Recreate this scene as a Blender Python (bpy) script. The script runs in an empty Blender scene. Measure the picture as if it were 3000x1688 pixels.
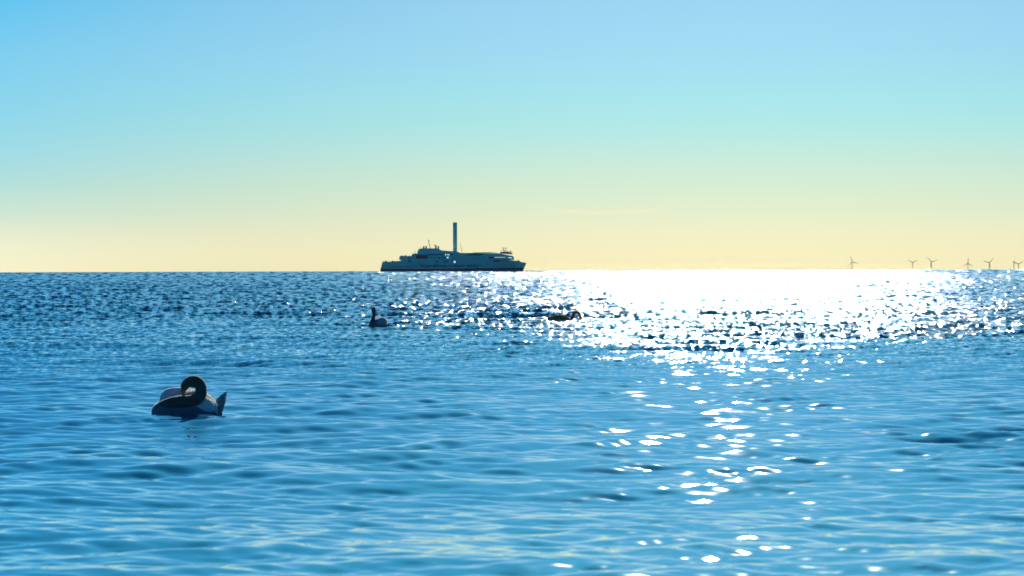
import bpy, bmesh, math, random
import numpy as np
from mathutils import Vector, Matrix

random.seed(7)
scene = bpy.context.scene
C = scene.collection
R = math.radians

# ------------------------------------------------------------------ camera
F_PX = 6417.0            # focal length in photograph pixels (3000 px wide frame)
CAM_H = 1.95
cam = bpy.data.cameras.new('camera')
cam.sensor_width = 36.0
cam.lens = 36.0 * F_PX / 3000.0
cam.clip_start = 0.1
cam.clip_end = 60000.0
cam.dof.use_dof = True
cam.dof.focus_distance = 55.0
cam.dof.aperture_fstop = (cam.lens / 1000.0) / 0.023
camo = bpy.data.objects.new('camera', cam)
C.objects.link(camo)
camo.location = (0, 0, CAM_H)
camo.rotation_euler = (R(90) - 55.5 / F_PX, 0, 0)
ROLL = 9.0 / 3000.0
camo.rotation_euler = (Matrix.Rotation(-55.5 / F_PX, 3, 'X') @ Matrix.Rotation(ROLL, 3, 'Y') @ Matrix.Rotation(R(90), 3, 'X')).to_euler()
scene.camera = camo
CAM_R = camo.rotation_euler.to_matrix()
RE = 6371000.0


def ray(px, py):
    return (CAM_R @ Vector(((px - 1500) / F_PX, (844 - py) / F_PX, -1))).normalized()


def at(px, py, Y):
    d = ray(px, py)
    return Vector((0, 0, CAM_H)) + d * (Y / d.y)


# ------------------------------------------------------------------ sky, sun, exposure
SUN_EL, SUN_AZ = R(31), R(6.2)
w = bpy.data.worlds.new('World')
scene.world = w
w.use_nodes = True
nt = w.node_tree
nt.nodes.clear()


def N(t, kind, **kw):
    n = t.nodes.new(kind)
    for k, v in kw.items():
        setattr(n, k, v)
    return n


def L(t, a, b):
    t.links.new(a, b)


def mth(t, op, a, b=None, c=None, clamp=False):
    n = t.nodes.new('ShaderNodeMath')
    n.operation = op
    n.use_clamp = clamp
    for i, v in enumerate((a, b, c)):
        if v is None:
            continue
        if isinstance(v, (int, float)):
            n.inputs[i].default_value = v
        else:
            t.links.new(v, n.inputs[i])
    return n.outputs[0]


def vmth(t, op, a, b=None, scale=None):
    n = t.nodes.new('ShaderNodeVectorMath')
    n.operation = op
    for i, v in enumerate((a, b)):
        if v is None:
            continue
        if isinstance(v, (tuple, list)):
            n.inputs[i].default_value = v
        else:
            t.links.new(v, n.inputs[i])
    if scale is not None:
        if isinstance(scale, (int, float)):
            n.inputs['Scale'].default_value = scale
        else:
            t.links.new(scale, n.inputs['Scale'])
    return n


def ramp(t, fac, stops, interp='LINEAR'):
    n = t.nodes.new('ShaderNodeValToRGB')
    cr = n.color_ramp
    cr.interpolation = interp
    while len(cr.elements) < len(stops):
        cr.elements.new(0.5)
    for e, (p, c) in zip(cr.elements, stops):
        e.position = p
    for e, (p, c) in zip(cr.elements, stops):
        e.color = (*c, 1) if len(c) == 3 else c
    t.links.new(fac, n.inputs[0])
    return n.outputs[0]


sky = N(nt, 'ShaderNodeTexSky', sky_type='NISHITA', sun_disc=False)
sky.sun_elevation = SUN_EL
sky.sun_rotation = SUN_AZ
sky.air_density = 1.0
sky.dust_density = 1.0
sky.ozone_density = 1.0
tc = N(nt, 'ShaderNodeTexCoord')
sep = N(nt, 'ShaderNodeSeparateXYZ')
L(nt, tc.outputs['Generated'], sep.inputs[0])
el = mth(nt, 'MULTIPLY', mth(nt, 'ARCSINE', sep.outputs[2]), 180 / math.pi)
fac_el = mth(nt, 'DIVIDE', el, 20.0, clamp=True)
flat = N(nt, 'ShaderNodeCombineXYZ')
L(nt, sep.outputs[0], flat.inputs[0]); L(nt, sep.outputs[1], flat.inputs[1])
nrm = vmth(nt, 'NORMALIZE', flat.outputs[0])
dt = vmth(nt, 'DOT_PRODUCT', nrm.outputs[0], (math.sin(SUN_AZ), math.cos(SUN_AZ), 0))
fac_az = mth(nt, 'DIVIDE', mth(nt, 'SUBTRACT', 1.0, dt.outputs['Value']), 0.0557, clamp=True)
fac_az = mth(nt, 'POWER', fac_az, 1.7)
# grade of the sky by elevation (degrees / 20): tint near the sun's bearing, tint away from it
TINT_FAR = [(0.0, (0.324, 0.4305, 0.5537)), (0.0223, (0.2898, 0.394, 0.5105)), (0.0464, (0.2519, 0.3492, 0.4657)), (0.071, (0.1994, 0.3146, 0.4341)), (0.1076, (0.151, 0.2854, 0.415)), (0.1442, (0.1238, 0.273, 0.4276)), (0.2049, (0.102, 0.2613, 0.4091)), (0.2777, (0.0871, 0.2521, 0.4059)), (0.3509, (0.0542, 0.239, 0.397)), (0.9, (0.028, 0.195, 0.37))]
TINT_NEAR = [(0.0, (0.2309, 0.3067, 0.3709)), (0.0411, (0.2052, 0.2757, 0.3424)), (0.0737, (0.1805, 0.2582, 0.3267)), (0.1103, (0.1609, 0.2507, 0.3144)), (0.1469, (0.1435, 0.246, 0.3229)), (0.183, (0.1208, 0.2465, 0.3336)), (0.2317, (0.1093, 0.2406, 0.3413)), (0.2804, (0.1095, 0.2283, 0.3455)), (0.3536, (0.1068, 0.2187, 0.3335)), (0.9, (0.034, 0.185, 0.33))]
TINT_SCALE = 4.0
tn = ramp(nt, fac_el, TINT_NEAR)
tf = ramp(nt, fac_el, TINT_FAR)
mx = N(nt, 'ShaderNodeMix', data_type='RGBA')
L(nt, fac_az, mx.inputs[0]); L(nt, tn, mx.inputs[6]); L(nt, tf, mx.inputs[7])
graded = vmth(nt, 'MULTIPLY', sky.outputs[0], mx.outputs[2])
graded2 = vmth(nt, 'SCALE', graded.outputs[0], None, TINT_SCALE)
# thin cirrus wisps low in the sky (bearing and elevation in degrees)
az = mth(nt, 'MULTIPLY', mth(nt, 'ARCTAN2', sep.outputs[0], sep.outputs[1]), 180 / math.pi)
cl = None


def wisp(a0, a1, e0, amp, width, wav, strength, ph=0.0):
    """a soft curved streak from bearing a0 to a1 at elevation e0"""
    global cl
    u = mth(nt, 'DIVIDE', mth(nt, 'SUBTRACT', az, a0), a1 - a0)
    curve = mth(nt, 'ADD', mth(nt, 'MULTIPLY', mth(nt, 'SINE', mth(nt, 'ADD', mth(nt, 'MULTIPLY', u, wav), ph)), amp), e0)
    dy = mth(nt, 'DIVIDE', mth(nt, 'SUBTRACT', el, curve), width)
    g = mth(nt, 'POWER', 2.718, mth(nt, 'MULTIPLY', mth(nt, 'MULTIPLY', dy, dy), -1.0))
    uu = mth(nt, 'MULTIPLY', mth(nt, 'SUBTRACT', u, 0.5), 2.0)
    e4 = mth(nt, 'POWER', mth(nt, 'ABSOLUTE', uu), 4.0)
    env = mth(nt, 'SUBTRACT', 1.0, e4, clamp=True)
    nz = N(nt, 'ShaderNodeTexNoise')
    nz.inputs['Scale'].default_value = 1.0
    nz.inputs['Detail'].default_value = 4.0
    cb = N(nt, 'ShaderNodeCombineXYZ')
    L(nt, mth(nt, 'MULTIPLY', az, 2.2), cb.inputs[0]); L(nt, mth(nt, 'MULTIPLY', el, 14.0), cb.inputs[1])
    L(nt, cb.outputs[0], nz.inputs[0])
    tx = mth(nt, 'MULTIPLY_ADD', nz.outputs[0], 2.2, -0.45, clamp=True)
    s = mth(nt, 'MULTIPLY', mth(nt, 'MULTIPLY', g, env), mth(nt, 'MULTIPLY', tx, strength))
    cl = s if cl is None else mth(nt, 'MAXIMUM', cl, s)


wisp(0.75, 4.2, 1.50, 0.035, 0.055, 5.5, 0.65, 1.9)
wisp(1.9, 3.0, 0.52, 0.02, 0.05, 9.0, 0.30, 0.4)
wisp(4.4, 4.9, 0.63, 0.015, 0.03, 6.0, 0.45, 0.2)
wisp(3.0, 3.9, 0.44, 0.02, 0.03, 7.0, 0.30, 1.0)
mc = N(nt, 'ShaderNodeMix', data_type='RGBA')
L(nt, cl, mc.inputs[0]); L(nt, graded2.outputs[0], mc.inputs[6])
mc.inputs[7].default_value = (19.2, 17.6, 12.0, 1)
bg = N(nt, 'ShaderNodeBackground')
L(nt, mc.outputs[2], bg.inputs[0])
bg.inputs[1].default_value = 0.05
wo = N(nt, 'ShaderNodeOutputWorld')
L(nt, bg.outputs[0], wo.inputs[0])

sun = bpy.data.lights.new('sun', 'SUN')
sun.energy = 5.0
sun.angle = R(0.53)
sun.color = (1.0, 0.96, 0.90)
so = bpy.data.objects.new('sun', sun)
C.objects.link(so)
sdir = Vector((math.sin(SUN_AZ) * math.cos(SUN_EL), math.cos(SUN_AZ) * math.cos(SUN_EL), math.sin(SUN_EL)))
so.rotation_euler = sdir.to_track_quat('Z', 'Y').to_euler()
so.location = (60, 400, 220)

scene.view_settings.view_transform = 'Standard'
scene.view_settings.look = 'None'
scene.view_settings.exposure = 0.0
scene.view_settings.gamma = 1.0
scene.view_settings.use_curve_mapping = False
scene.cycles.use_denoising = True
scene.cycles.max_bounces = 6
scene.cycles.caustics_reflective = False
scene.cycles.caustics_refractive = False
scene.cycles.sample_clamp_indirect = 4.0


# ------------------------------------------------------------------ helpers
def props(o, label=None, cat=None, group=None, kind=None):
    if label: o['label'] = label
    if cat: o['category'] = cat
    if group: o['group'] = group
    if kind: o['kind'] = kind
    return o


def empty(name, loc, rz=0.0):
    o = bpy.data.objects.new(name, None)
    o.empty_display_size = 0.3
    C.objects.link(o)
    o.location = loc
    o.rotation_euler = (0, 0, rz)
    return o


def link_mesh(name, me, mat, parent=None, smooth=False):
    if mat is not None and not me.materials:
        me.materials.append(mat)
    o = bpy.data.objects.new(name, me)
    C.objects.link(o)
    if parent is not None:
        o.parent = parent
    if smooth:
        me.polygons.foreach_set('use_smooth', [True] * len(me.polygons))
    return o


def bm_obj(name, bm, mat, parent=None, smooth=False):
    me = bpy.data.meshes.new(name)
    bmesh.ops.recalc_face_normals(bm, faces=bm.faces)
    bm.to_mesh(me)
    bm.free()
    return link_mesh(name, me, mat, parent, smooth)


def add_box(bm, x0, x1, y0, y1, z0, z1):
    v = [bm.verts.new(p) for p in ((x0, y0, z0), (x1, y0, z0), (x1, y1, z0), (x0, y1, z0),
                                   (x0, y0, z1), (x1, y0, z1), (x1, y1, z1), (x0, y1, z1))]
    for f in ((0, 3, 2, 1), (4, 5, 6, 7), (0, 1, 5, 4), (1, 2, 6, 5), (2, 3, 7, 6), (3, 0, 4, 7)):
        bm.faces.new([v[i] for i in f])


def add_tube(bm, pts, radii, seg=12, squash=None, cap=True):
    """loft of ellipses along pts; radii floats or (r_side, r_up)"""
    pts = [Vector(p) for p in pts]
    rings = []
    side = None
    for i, p in enumerate(pts):
        a = pts[max(i - 1, 0)]; b = pts[min(i + 1, len(pts) - 1)]
        t = (b - a).normalized()
        if side is None:
            ref = Vector((0, 1, 0)) if abs(t.y) < 0.9 else Vector((1, 0, 0))
            side = ref.cross(t).normalized()
        else:
            side = (side - t * side.dot(t)).normalized()
        up = t.cross(side)
        r = radii[i] if isinstance(radii, (list, tuple)) else radii
        ra, rb = r if isinstance(r, (list, tuple)) else (r, r)
        rings.append([bm.verts.new(p + side * ra * math.cos(2 * math.pi * k / seg) + up * rb * math.sin(2 * math.pi * k / seg)) for k in range(seg)])
    for a, b in zip(rings, rings[1:]):
        for k in range(seg):
            bm.faces.new((a[k], a[(k + 1) % seg], b[(k + 1) % seg], b[k]))
    if cap:
        bm.faces.new(rings[0][::-1]); bm.faces.new(rings[-1])


def add_prism(bm, outline, y0, y1):
    """outline of (x, z) extruded along y"""
    a = [bm.verts.new((x, y0, z)) for x, z in outline]
    b = [bm.verts.new((x, y1, z)) for x, z in outline]
    bm.faces.new(a); bm.faces.new(b[::-1])
    n = len(a)
    for i in range(n):
        bm.faces.new((a[i], b[i], b[(i + 1) % n], a[(i + 1) % n]))


def catmull(pts, n=6):
    out = []
    P = [np.array(p, float) for p in pts]
    P = [2 * P[0] - P[1]] + P + [2 * P[-1] - P[-2]]
    for i in range(1, len(P) - 2):
        for k in range(n):
            t = k / n
            a, b, c, d = P[i - 1], P[i], P[i + 1], P[i + 2]
            out.append(0.5 * ((2 * b) + (c - a) * t + (2 * a - 5 * b + 4 * c - d) * t * t + (3 * b - a - 3 * c + d) * t ** 3))
    out.append(P[-2])
    return out


def mat(name, col, rough=0.5, spec=0.5, metal=0.0, var=0.0, vscale=4.0, col2=None, bump=0.0, bscale=30.0, emit=None, transl=0.0):
    m = bpy.data.materials.new(name)
    m.use_nodes = True
    t = m.node_tree
    p = t.nodes['Principled BSDF']
    p.inputs['Base Color'].default_value = (*col, 1)
    p.inputs['Roughness'].default_value = rough
    p.inputs['Specular IOR Level'].default_value = spec
    p.inputs['Metallic'].default_value = metal
    co = N(t, 'ShaderNodeTexCoord')
    if var or col2:
        nz = N(t, 'ShaderNodeTexNoise')
        nz.inputs['Scale'].default_value = vscale
        nz.inputs['Detail'].default_value = 5
        L(t, co.outputs['Object'], nz.inputs[0])
        c2 = col2 or tuple(max(0, c * (1 - var)) for c in col)
        r = ramp(t, nz.outputs[0], [(0.35, col), (0.68, c2)])
        L(t, r, p.inputs['Base Color'])
    if bump:
        nz = N(t, 'ShaderNodeTexNoise')
        nz.inputs['Scale'].default_value = bscale
        nz.inputs['Detail'].default_value = 4
        L(t, co.outputs['Object'], nz.inputs[0])
        b = N(t, 'ShaderNodeBump')
        b.inputs['Strength'].default_value = bump
        b.inputs['Distance'].default_value = 0.01
        L(t, nz.outputs[0], b.inputs['Height'])
        L(t, b.outputs[0], p.inputs['Normal'])
    if emit:
        p.inputs['Emission Color'].default_value = (*emit[0], 1)
        p.inputs['Emission Strength'].default_value = emit[1]
    if transl:
        tr = N(t, 'ShaderNodeBsdfTranslucent')
        tr.inputs[0].default_value = (0.85, 0.83, 0.78, 1)
        ms = N(t, 'ShaderNodeMixShader')
        ms.inputs[0].default_value = transl
        L(t, p.outputs[0], ms.inputs[1]); L(t, tr.outputs[0], ms.inputs[2])
        L(t, ms.outputs[0], t.nodes['Material Output'].inputs[0])
    return m


# ------------------------------------------------------------------ the sea
rng = np.random.default_rng(11)


def make_tile(lmin, lmax, size, direction, spread, n=512, chop=0.6):
    """random wave field on a periodic tile, scaled to unit rms slope; returns h, dx, dy"""
    k = np.fft.fftfreq(n, size / n) * 2 * np.pi
    kx, ky = np.meshgrid(k, k, indexing='ij')
    kk = np.hypot(kx, ky) + 1e-9
    lam = 2 * np.pi / kk
    band = np.exp(-0.5 * ((np.log(lam) - 0.5 * np.log(lmin * lmax)) / (0.38 * np.log(lmax / lmin))) ** 2)
    band *= (lam > lmin * 0.8) & (lam < lmax * 1.35)
    th = np.arctan2(ky, kx) - direction
    dirw = np.abs(np.cos(th)) ** spread + 0.03
    amp = band * dirw / kk ** 2                     # slope spectrum flat in log k
    ph = rng.normal(size=(n, n)) + 1j * rng.normal(size=(n, n))
    H = amp * ph
    H[0, 0] = 0
    h = np.fft.ifft2(H).real
    H = np.fft.fft2(h)
    sx = np.fft.ifft2(1j * kx * H).real; sy = np.fft.ifft2(1j * ky * H).real
    s = 1 / math.sqrt((sx ** 2 + sy ** 2).mean())
    dx = np.fft.ifft2(-1j * kx / kk * H).real; dy = np.fft.ifft2(-1j * ky / kk * H).real
    return (h * s).astype(np.float32), (dx * s * chop).astype(np.float32), (dy * s * chop).astype(np.float32)


def samp(tiles, size, x, y, ang, off):
    n = tiles[0].shape[0]
    c, s = math.cos(ang), math.sin(ang)
    u = ((c * x + s * y + off) / size * n) % n
    v = ((-s * x + c * y + off * 1.7) / size * n) % n
    i = u.astype(np.int32); j = v.astype(np.int32)
    fu = (u - i).astype(np.float32); fv = (v - j).astype(np.float32)
    i %= n; j %= n
    i1 = (i + 1) % n; j1 = (j + 1) % n
    out = []
    for T in tiles:
        out.append((T[i, j] * (1 - fu) + T[i1, j] * fu) * (1 - fv) + (T[i, j1] * (1 - fu) + T[i1, j1] * fu) * fv)
    h, dx, dy = out
    return h, c * dx - s * dy, s * dx + c * dy


# lambda min, max, tile, direction of travel (0 = +x, 90 = +y), spread, rms slope calm, rms slope rough
BANDS = [
    (11.0, 28.0, 233.0, R(84), 10, 0.010, 0.014),
    (4.0, 11.0, 101.0, R(98), 6, 0.014, 0.030),
    (1.5, 4.0, 43.0, R(80), 7, 0.036, 0.080),
    (0.5, 1.2, 17.7, R(97), 6, 0.074, 0.095),
    (0.22, 0.5, 9.1, R(83), 2.6, 0.078, 0.15),
    (0.10, 0.25, 3.9, R(92), 1.4, 0.050, 0.15),
]
EDGE_AZ = [-180, -15, -13, -8.5, -4, 0, 3, 6, 9, 13, 15, 180]
EDGE_R = [80, 80, 80, 98, 78, 66, 54, 47, 52, 62, 64, 80]


def roughness_map(x, y):
    """0 where the water lies calm near the shore, 1 where the wind ruffles it"""
    r = np.hypot(x, y); a = np.degrees(np.arctan2(x, y))
    e = np.interp(a, EDGE_AZ, EDGE_R)
    wob = 0.07 * np.sin(x * 0.21 + y * 0.05) + 0.05 * np.sin(x * 0.5 - y * 0.13 + 1)
    t = np.clip((np.log(r / e) + wob) / 0.30 + 0.5, 0, 1)
    m = t * t * (3 - 2 * t)
    m = np.maximum(m, 0.30 * np.clip((r - 17) / 28, 0, 1))
    # a cat's paw close to the right
    q = 1.9 * np.exp(-((x - 5.4) / 1.1) ** 2 - ((y - 24.6) / 1.7) ** 2) + 0.7 * np.exp(-((x - 1.4) / 0.35) ** 2 - ((y - 14.7) / 0.5) ** 2)
    g = 1 + 0.22 * np.sin(x * 0.035 + 1.3 * np.sin(y * 0.011)) * np.sin(y * 0.021 + 0.8 * np.sin(x * 0.017)) * (r > 60)
    m2 = m * (1 + 0.35 * np.exp(-((r - 75) / 45) ** 2) * (a > -6) * np.clip((a + 6) / 6, 0, 1))
    m2 = m2 * (1 - 0.30 * np.clip((a - 8) / 4, 0, 1) * (a < 90))
    return np.clip(m2 * g + 0.55 * q, 0, 1.9)


radii = [0.6]
while radii[-1] < 11.0:
    radii.append(radii[-1] * 1.12)
radii[-1] = 11.0
while radii[-1] < 100:
    radii.append(radii[-1] + 0.030 + 0.0020 * (radii[-1] - 11))
while radii[-1] < 400:
    radii.append(radii[-1] * 1.0021)
while radii[-1] < 15000:
    radii.append(radii[-1] * 1.012)
radii = np.array(radii)
core = np.linspace(-15.3, 15.3, 690)
out = 15.3 + np.cumsum(np.geomspace(0.06, 9.5, 44))
out = 15.3 + (out - 15.3) * (180 - 15.3) / (out[-1] - 15.3)
azs = np.radians(np.concatenate([-out[::-1], core, out[:-1]]))
nr, nc = len(radii), len(azs)
RR, AA = np.meshgrid(radii, azs, indexing='ij')
X = RR * np.sin(AA); Y = RR * np.cos(AA)
dr = np.gradient(radii)[:, None] * np.ones((1, nc))
dc = RR * np.gradient(azs)[None, :]
dc = np.abs(dc)
X, Y = X.ravel(), Y.ravel(); dr = dr.ravel(); dc = dc.ravel(); Rr = RR.ravel()
rough = roughness_map(X, Y)
wx = X + 0.35 * np.sin(Y * 0.31 + 1) + 0.8 * np.sin(Y * 0.083 + X * 0.02)
wy = Y + 0.30 * np.sin(X * 0.27) + 0.7 * np.sin(X * 0.071 + 2)
Z = np.zeros_like(X); DX = np.zeros_like(X); DY = np.zeros_like(X); lost = np.zeros_like(X)
for b, (l0, l1, size, dirn, spread, s0, s1) in enumerate(BANDS):
    T = make_tile(l0, l1, size, dirn, spread)
    amp = s0 + (s1 - s0) * rough
    lc = math.sqrt(l0 * l1)
    wgt = np.clip((lc / (dr * 2.0) - 1) / 1.0, 0, 1) * np.clip((lc / (dc * 1.2) - 1) / 1.0, 0, 1)
    m = wgt > 0
    if m.any():
        h, dx, dy = samp(T, size, wx[m], wy[m], [0.0, 0.13, -0.2, 0.31, -0.12, 0.22][b], 3.1 * b + 1)
        k = (amp * wgt)[m]
        Z[m] += h * k; DX[m] += dx * k; DY[m] += dy * k
    lost += (amp ** 2) * (1 - wgt ** 2)
lost = np.sqrt(lost)
for sx_, sy_, ra, rb, am, lam_ in ((-4.12, 27.9, 0.47, 0.24, 0.0085, 0.17), (-10.3, 71.0, 0.40, 0.35, 0.010, 0.26), (1.6, 78.4, 0.46, 0.24, 0.008, 0.26)):
    q_ = np.hypot((X - sx_) / ra, (Y - sy_) / rb)
    m = q_ < 6
    dd = (q_[m] - 1) * min(ra, rb) * 1.3
    Z[m] += am * np.cos(2 * np.pi * dd / lam_) * np.exp(-np.maximum(dd, 0) / 0.38) * (1 / (1 + np.exp(-dd * 30)))
verts = np.empty((len(X), 3), np.float32)
verts[:, 0] = X + DX; verts[:, 1] = Y + DY; verts[:, 2] = Z - Rr ** 2 / (2 * RE)
me = bpy.data.meshes.new('sea')
ii, jj = np.meshgrid(np.arange(nr - 1), np.arange(nc), indexing='ij')
j2 = (jj + 1) % nc
quads = np.stack([ii * nc + jj, (ii + 1) * nc + jj, (ii + 1) * nc + j2, ii * nc + j2], -1).reshape(-1, 4)[:, ::-1].astype(np.int32)
me.vertices.add(len(verts)); me.vertices.foreach_set('co', verts.ravel())
me.loops.add(quads.size); me.loops.foreach_set('vertex_index', quads.ravel())
me.polygons.add(len(quads))
me.polygons.foreach_set('loop_start', np.arange(0, quads.size, 4, dtype=np.int32))
me.polygons.foreach_set('use_smooth', np.ones(len(quads), bool))
me.update(calc_edges=True)
at_ = me.attributes.new('micro', 'FLOAT', 'POINT')
at_.data.foreach_set('value', lost.astype(np.float32))
at2 = me.attributes.new('ruffle', 'FLOAT', 'POINT')
at2.data.foreach_set('value', rough.astype(np.float32))


def sea_height(x, y):
    i = int(np.argmin(np.abs(radii - math.hypot(x, y)))); j = int(np.argmin(np.abs(azs - math.atan2(x, y))))
    return float(verts[i * nc + j, 2])


sm = bpy.data.materials.new('sea_water')
sm.use_nodes = True
t = sm.node_tree
p = t.nodes['Principled BSDF']
WATER_BODY = (0.004, 0.085, 0.14)
p.inputs['Base Color'].default_value = (*WATER_BODY, 1)
p.inputs['IOR'].default_value = 1.333
p.inputs['Roughness'].default_value = 0.05
p.inputs['Coat Weight'].default_value = 1.0
p.inputs['Coat IOR'].default_value = 1.5
p.inputs['Coat Roughness'].default_value = 0.035
geo = N(t, 'ShaderNodeNewGeometry')
# shallow water over pale sand near the shore, deeper and darker further out
shore = vmth(t, 'LENGTH', geo.outputs['Position'])
deep = mth(t, 'DIVIDE', shore.outputs['Value'], 100.0, clamp=True)
wcol = ramp(t, deep, [(0.12, (0.016, 0.28, 0.37)), (0.28, (0.006, 0.175, 0.31)), (0.6, (0.004, 0.12, 0.19)), (1.0, WATER_BODY)])
L(t, wcol, p.inputs['Base Color'])
a1 = N(t, 'ShaderNodeAttribute', attribute_name='micro')
a2 = N(t, 'ShaderNodeAttribute', attribute_name='ruffle')
FINE, GROUPS = 0.85, 1.05
# chop too fine for the mesh at that distance: real slopes, taken from noise fixed to the water
nsum = None


def chop(fx, fy, detail, weight):
    global nsum
    mp = N(t, 'ShaderNodeMapping')
    mp.inputs['Scale'].default_value = (fx, fy, 1)
    mp.inputs['Location'].default_value = (fx * 3.7, fy * 5.1, 0)
    L(t, shore_xy.outputs[0], mp.inputs[0])
    nz = N(t, 'ShaderNodeTexNoise')
    nz.noise_dimensions = '2D'
    nz.inputs['Scale'].default_value = 1.0
    nz.inputs['Detail'].default_value = detail
    L(t, mp.outputs[0], nz.inputs[0])
    c = vmth(t, 'SUBTRACT', nz.outputs['Color'], (0.5, 0.5, 0.5))
    c = vmth(t, 'SCALE', c.outputs[0], None, weight)
    nsum = c.outputs[0] if nsum is None else vmth(t, 'ADD', nsum, c.outputs[0]).outputs[0]


# glitter noise coordinates: bearing round the camera foot and distance out from it
spx = N(t, 'ShaderNodeSeparateXYZ')
L(t, geo.outputs['Position'], spx.inputs[0])
shore_xy = N(t, 'ShaderNodeCombineXYZ')
L(t, mth(t, 'ARCTAN2', spx.outputs[0], spx.outputs[1]), shore_xy.inputs[0])
L(t, shore.outputs['Value'], shore_xy.inputs[1])
outer = mth(t, 'SMOOTH_MIN', mth(t, 'MAXIMUM', mth(t, 'DIVIDE', mth(t, 'SUBTRACT', shore.outputs['Value'], 34.0), 26.0), 0.0), 1.0, 0.2)
chop(420.0, 9.0, 2.0, mth(t, 'MULTIPLY', outer, FINE))
# slope groups shaped for the glitter: drawn longer with distance so glints stay clumped
octave = mth(t, 'LOGARITHM', mth(t, 'DIVIDE', shore.outputs['Value'], 60.0), 2.0)
octave = mth(t, 'MINIMUM', mth(t, 'MAXIMUM', octave, 0.0), 6.0)
for i_ in range(7):
    r_ = 60.0 * 2 ** i_
    wt = mth(t, 'SUBTRACT', 1.0, mth(t, 'ABSOLUTE', mth(t, 'SUBTRACT', octave, float(i_))), clamp=True)
    wt = mth(t, 'MULTIPLY', mth(t, 'POWER', wt, 0.6), outer)
    chop(2190 / 6.5, 4270 / (1.0 * r_ * r_), 2.5, mth(t, 'MULTIPLY', wt, GROUPS))
amt = mth(t, 'MULTIPLY', a1.outputs['Fac'], 5.0)
base_micro = mth(t, 'MULTIPLY_ADD', a2.outputs['Fac'], 0.08, 0.0)
amt = mth(t, 'ADD', amt, base_micro)
sl = vmth(t, 'SCALE', nsum, None, amt)
sl = vmth(t, 'MULTIPLY', sl.outputs[0], (0.58, 1.0, 0.0))
nn = vmth(t, 'ADD', geo.outputs['Normal'], sl.outputs[0])
nn = vmth(t, 'NORMALIZE', nn.outputs[0])
# facets leaning away from the eye are hidden behind the crests: mirror them back
nn = vmth(t, 'NORMALIZE', vmth(t, 'ADD', nn.outputs[0], vmth(t, 'SCALE', geo.outputs['Incoming'], None, mth(t, 'MULTIPLY', a1.outputs['Fac'], 0.7)).outputs[0]).outputs[0])
d = vmth(t, 'DOT_PRODUCT', nn.outputs[0], geo.outputs['Incoming'])
back = mth(t, 'MAXIMUM', mth(t, 'SUBTRACT', 0.02, d.outputs['Value']), 0.0)
push = vmth(t, 'SCALE', geo.outputs['Incoming'], None, mth(t, 'MULTIPLY', back, 2.0))
nn2 = vmth(t, 'NORMALIZE', vmth(t, 'ADD', nn.outputs[0], push.outputs[0]).outputs[0])
L(t, nn2.outputs[0], p.inputs['Normal'])
L(t, nn2.outputs[0], p.inputs['Coat Normal'])
L(t, mth(t, 'MULTIPLY_ADD', a1.outputs['Fac'], 0.06, 0.052), p.inputs['Roughness'])
sea = link_mesh('sea', me, sm)
props(sea, 'blue sea ruffled by small waves, glittering under the sun out to the horizon', kind='structure')
#OBJECTS#


# ------------------------------------------------------------------ the ferry
K = 0.0738                                   # metres per unit of the outline's coordinates
SHIP_D = 2541.0


def sx(v): return (v - 1290) * K
def sz(v): return (868 - v) * K


base = at(1090 + 1290 / 5.3667, 792.6, SHIP_D)
ship = empty('ferry', (base.x, base.y, -SHIP_D ** 2 / (2 * RE)))
props(ship, 'long blue-grey car ferry with a single tall white column rising amidships, on the horizon', 'ferry')
M_HULL = mat('hull_paint', (0.62, 0.88, 0.74), 0.55, 0.3, var=0.14, vscale=0.05)
M_UP = mat('superstructure_paint', (0.60, 0.86, 0.74), 0.55, 0.3, var=0.12, vscale=0.07)
M_BOOT = mat('boot_paint', (0.30, 0.19, 0.24), 0.6, 0.2, var=0.2, vscale=0.08)
M_LINE = mat('stripe_paint', (0.08, 0.42, 0.36), 0.5, 0.3, var=0.1)
M_PALE = mat('pale_stripe_paint', (0.85, 0.93, 0.86), 0.5, 0.3)
M_DARK = mat('dark_glass', (0.02, 0.05, 0.12), 0.3, 0.4, var=0.2)
M_LETTER = mat('lettering_paint', (0.06, 0.26, 0.32), 0.5, 0.2)
M_STACK = mat('funnel_steel', (0.05, 0.035, 0.05), 0.6, 0.2, var=0.2)
M_MAROON = mat('boat_cover', (0.75, 0.22, 0.20), 0.7, 0.2, var=0.25, vscale=0.2)
M_STEEL = mat('mast_steel', (0.16, 0.12, 0.10), 0.6, 0.3, var=0.2)
M_ROTOR = mat('rotor_paint', (0.62, 0.84, 0.74), 0.45, 0.4, var=0.1, vscale=0.1)
M_EMIT = mat('sky_glow_window', (0.8, 0.85, 0.8), 0.4, 0.2, emit=((0.80, 0.95, 0.92), 1.1))  # emission stands in for sky seen through the windows; searchlight shares it
HB = 12.6                                    # half beam


def hull_breadth(x):
    """half breadth of the deck along the ship, pointed at the bow, rounded at the stern"""
    u = (x - sx(130)) / (sx(2428) - sx(130))
    b = 1.0
    if u > 0.72: b = max(0.02, 1 - ((u - 0.72) / 0.28) ** 2.1)
    if u < 0.16: b = 0.72 + 0.28 * math.sin(u / 0.16 * math.pi / 2)
    return HB * b


def interp_line(pts, x):
    xs = [p_[0] for p_ in pts]; zs = [p_[1] for p_ in pts]
    return float(np.interp(x, xs, zs))


# sheer line of the hull (deck edge), bottom of the paint, in outline units
DECK = [(170, 715), (420, 715), (460, 700), (900, 690), (1700, 690), (2112, 690), (2230, 700), (2300, 715), (2420, 738), (2428, 742)]
BOOT = [(130, 822), (1290, 822), (1900, 816), (2380, 808)]


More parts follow.
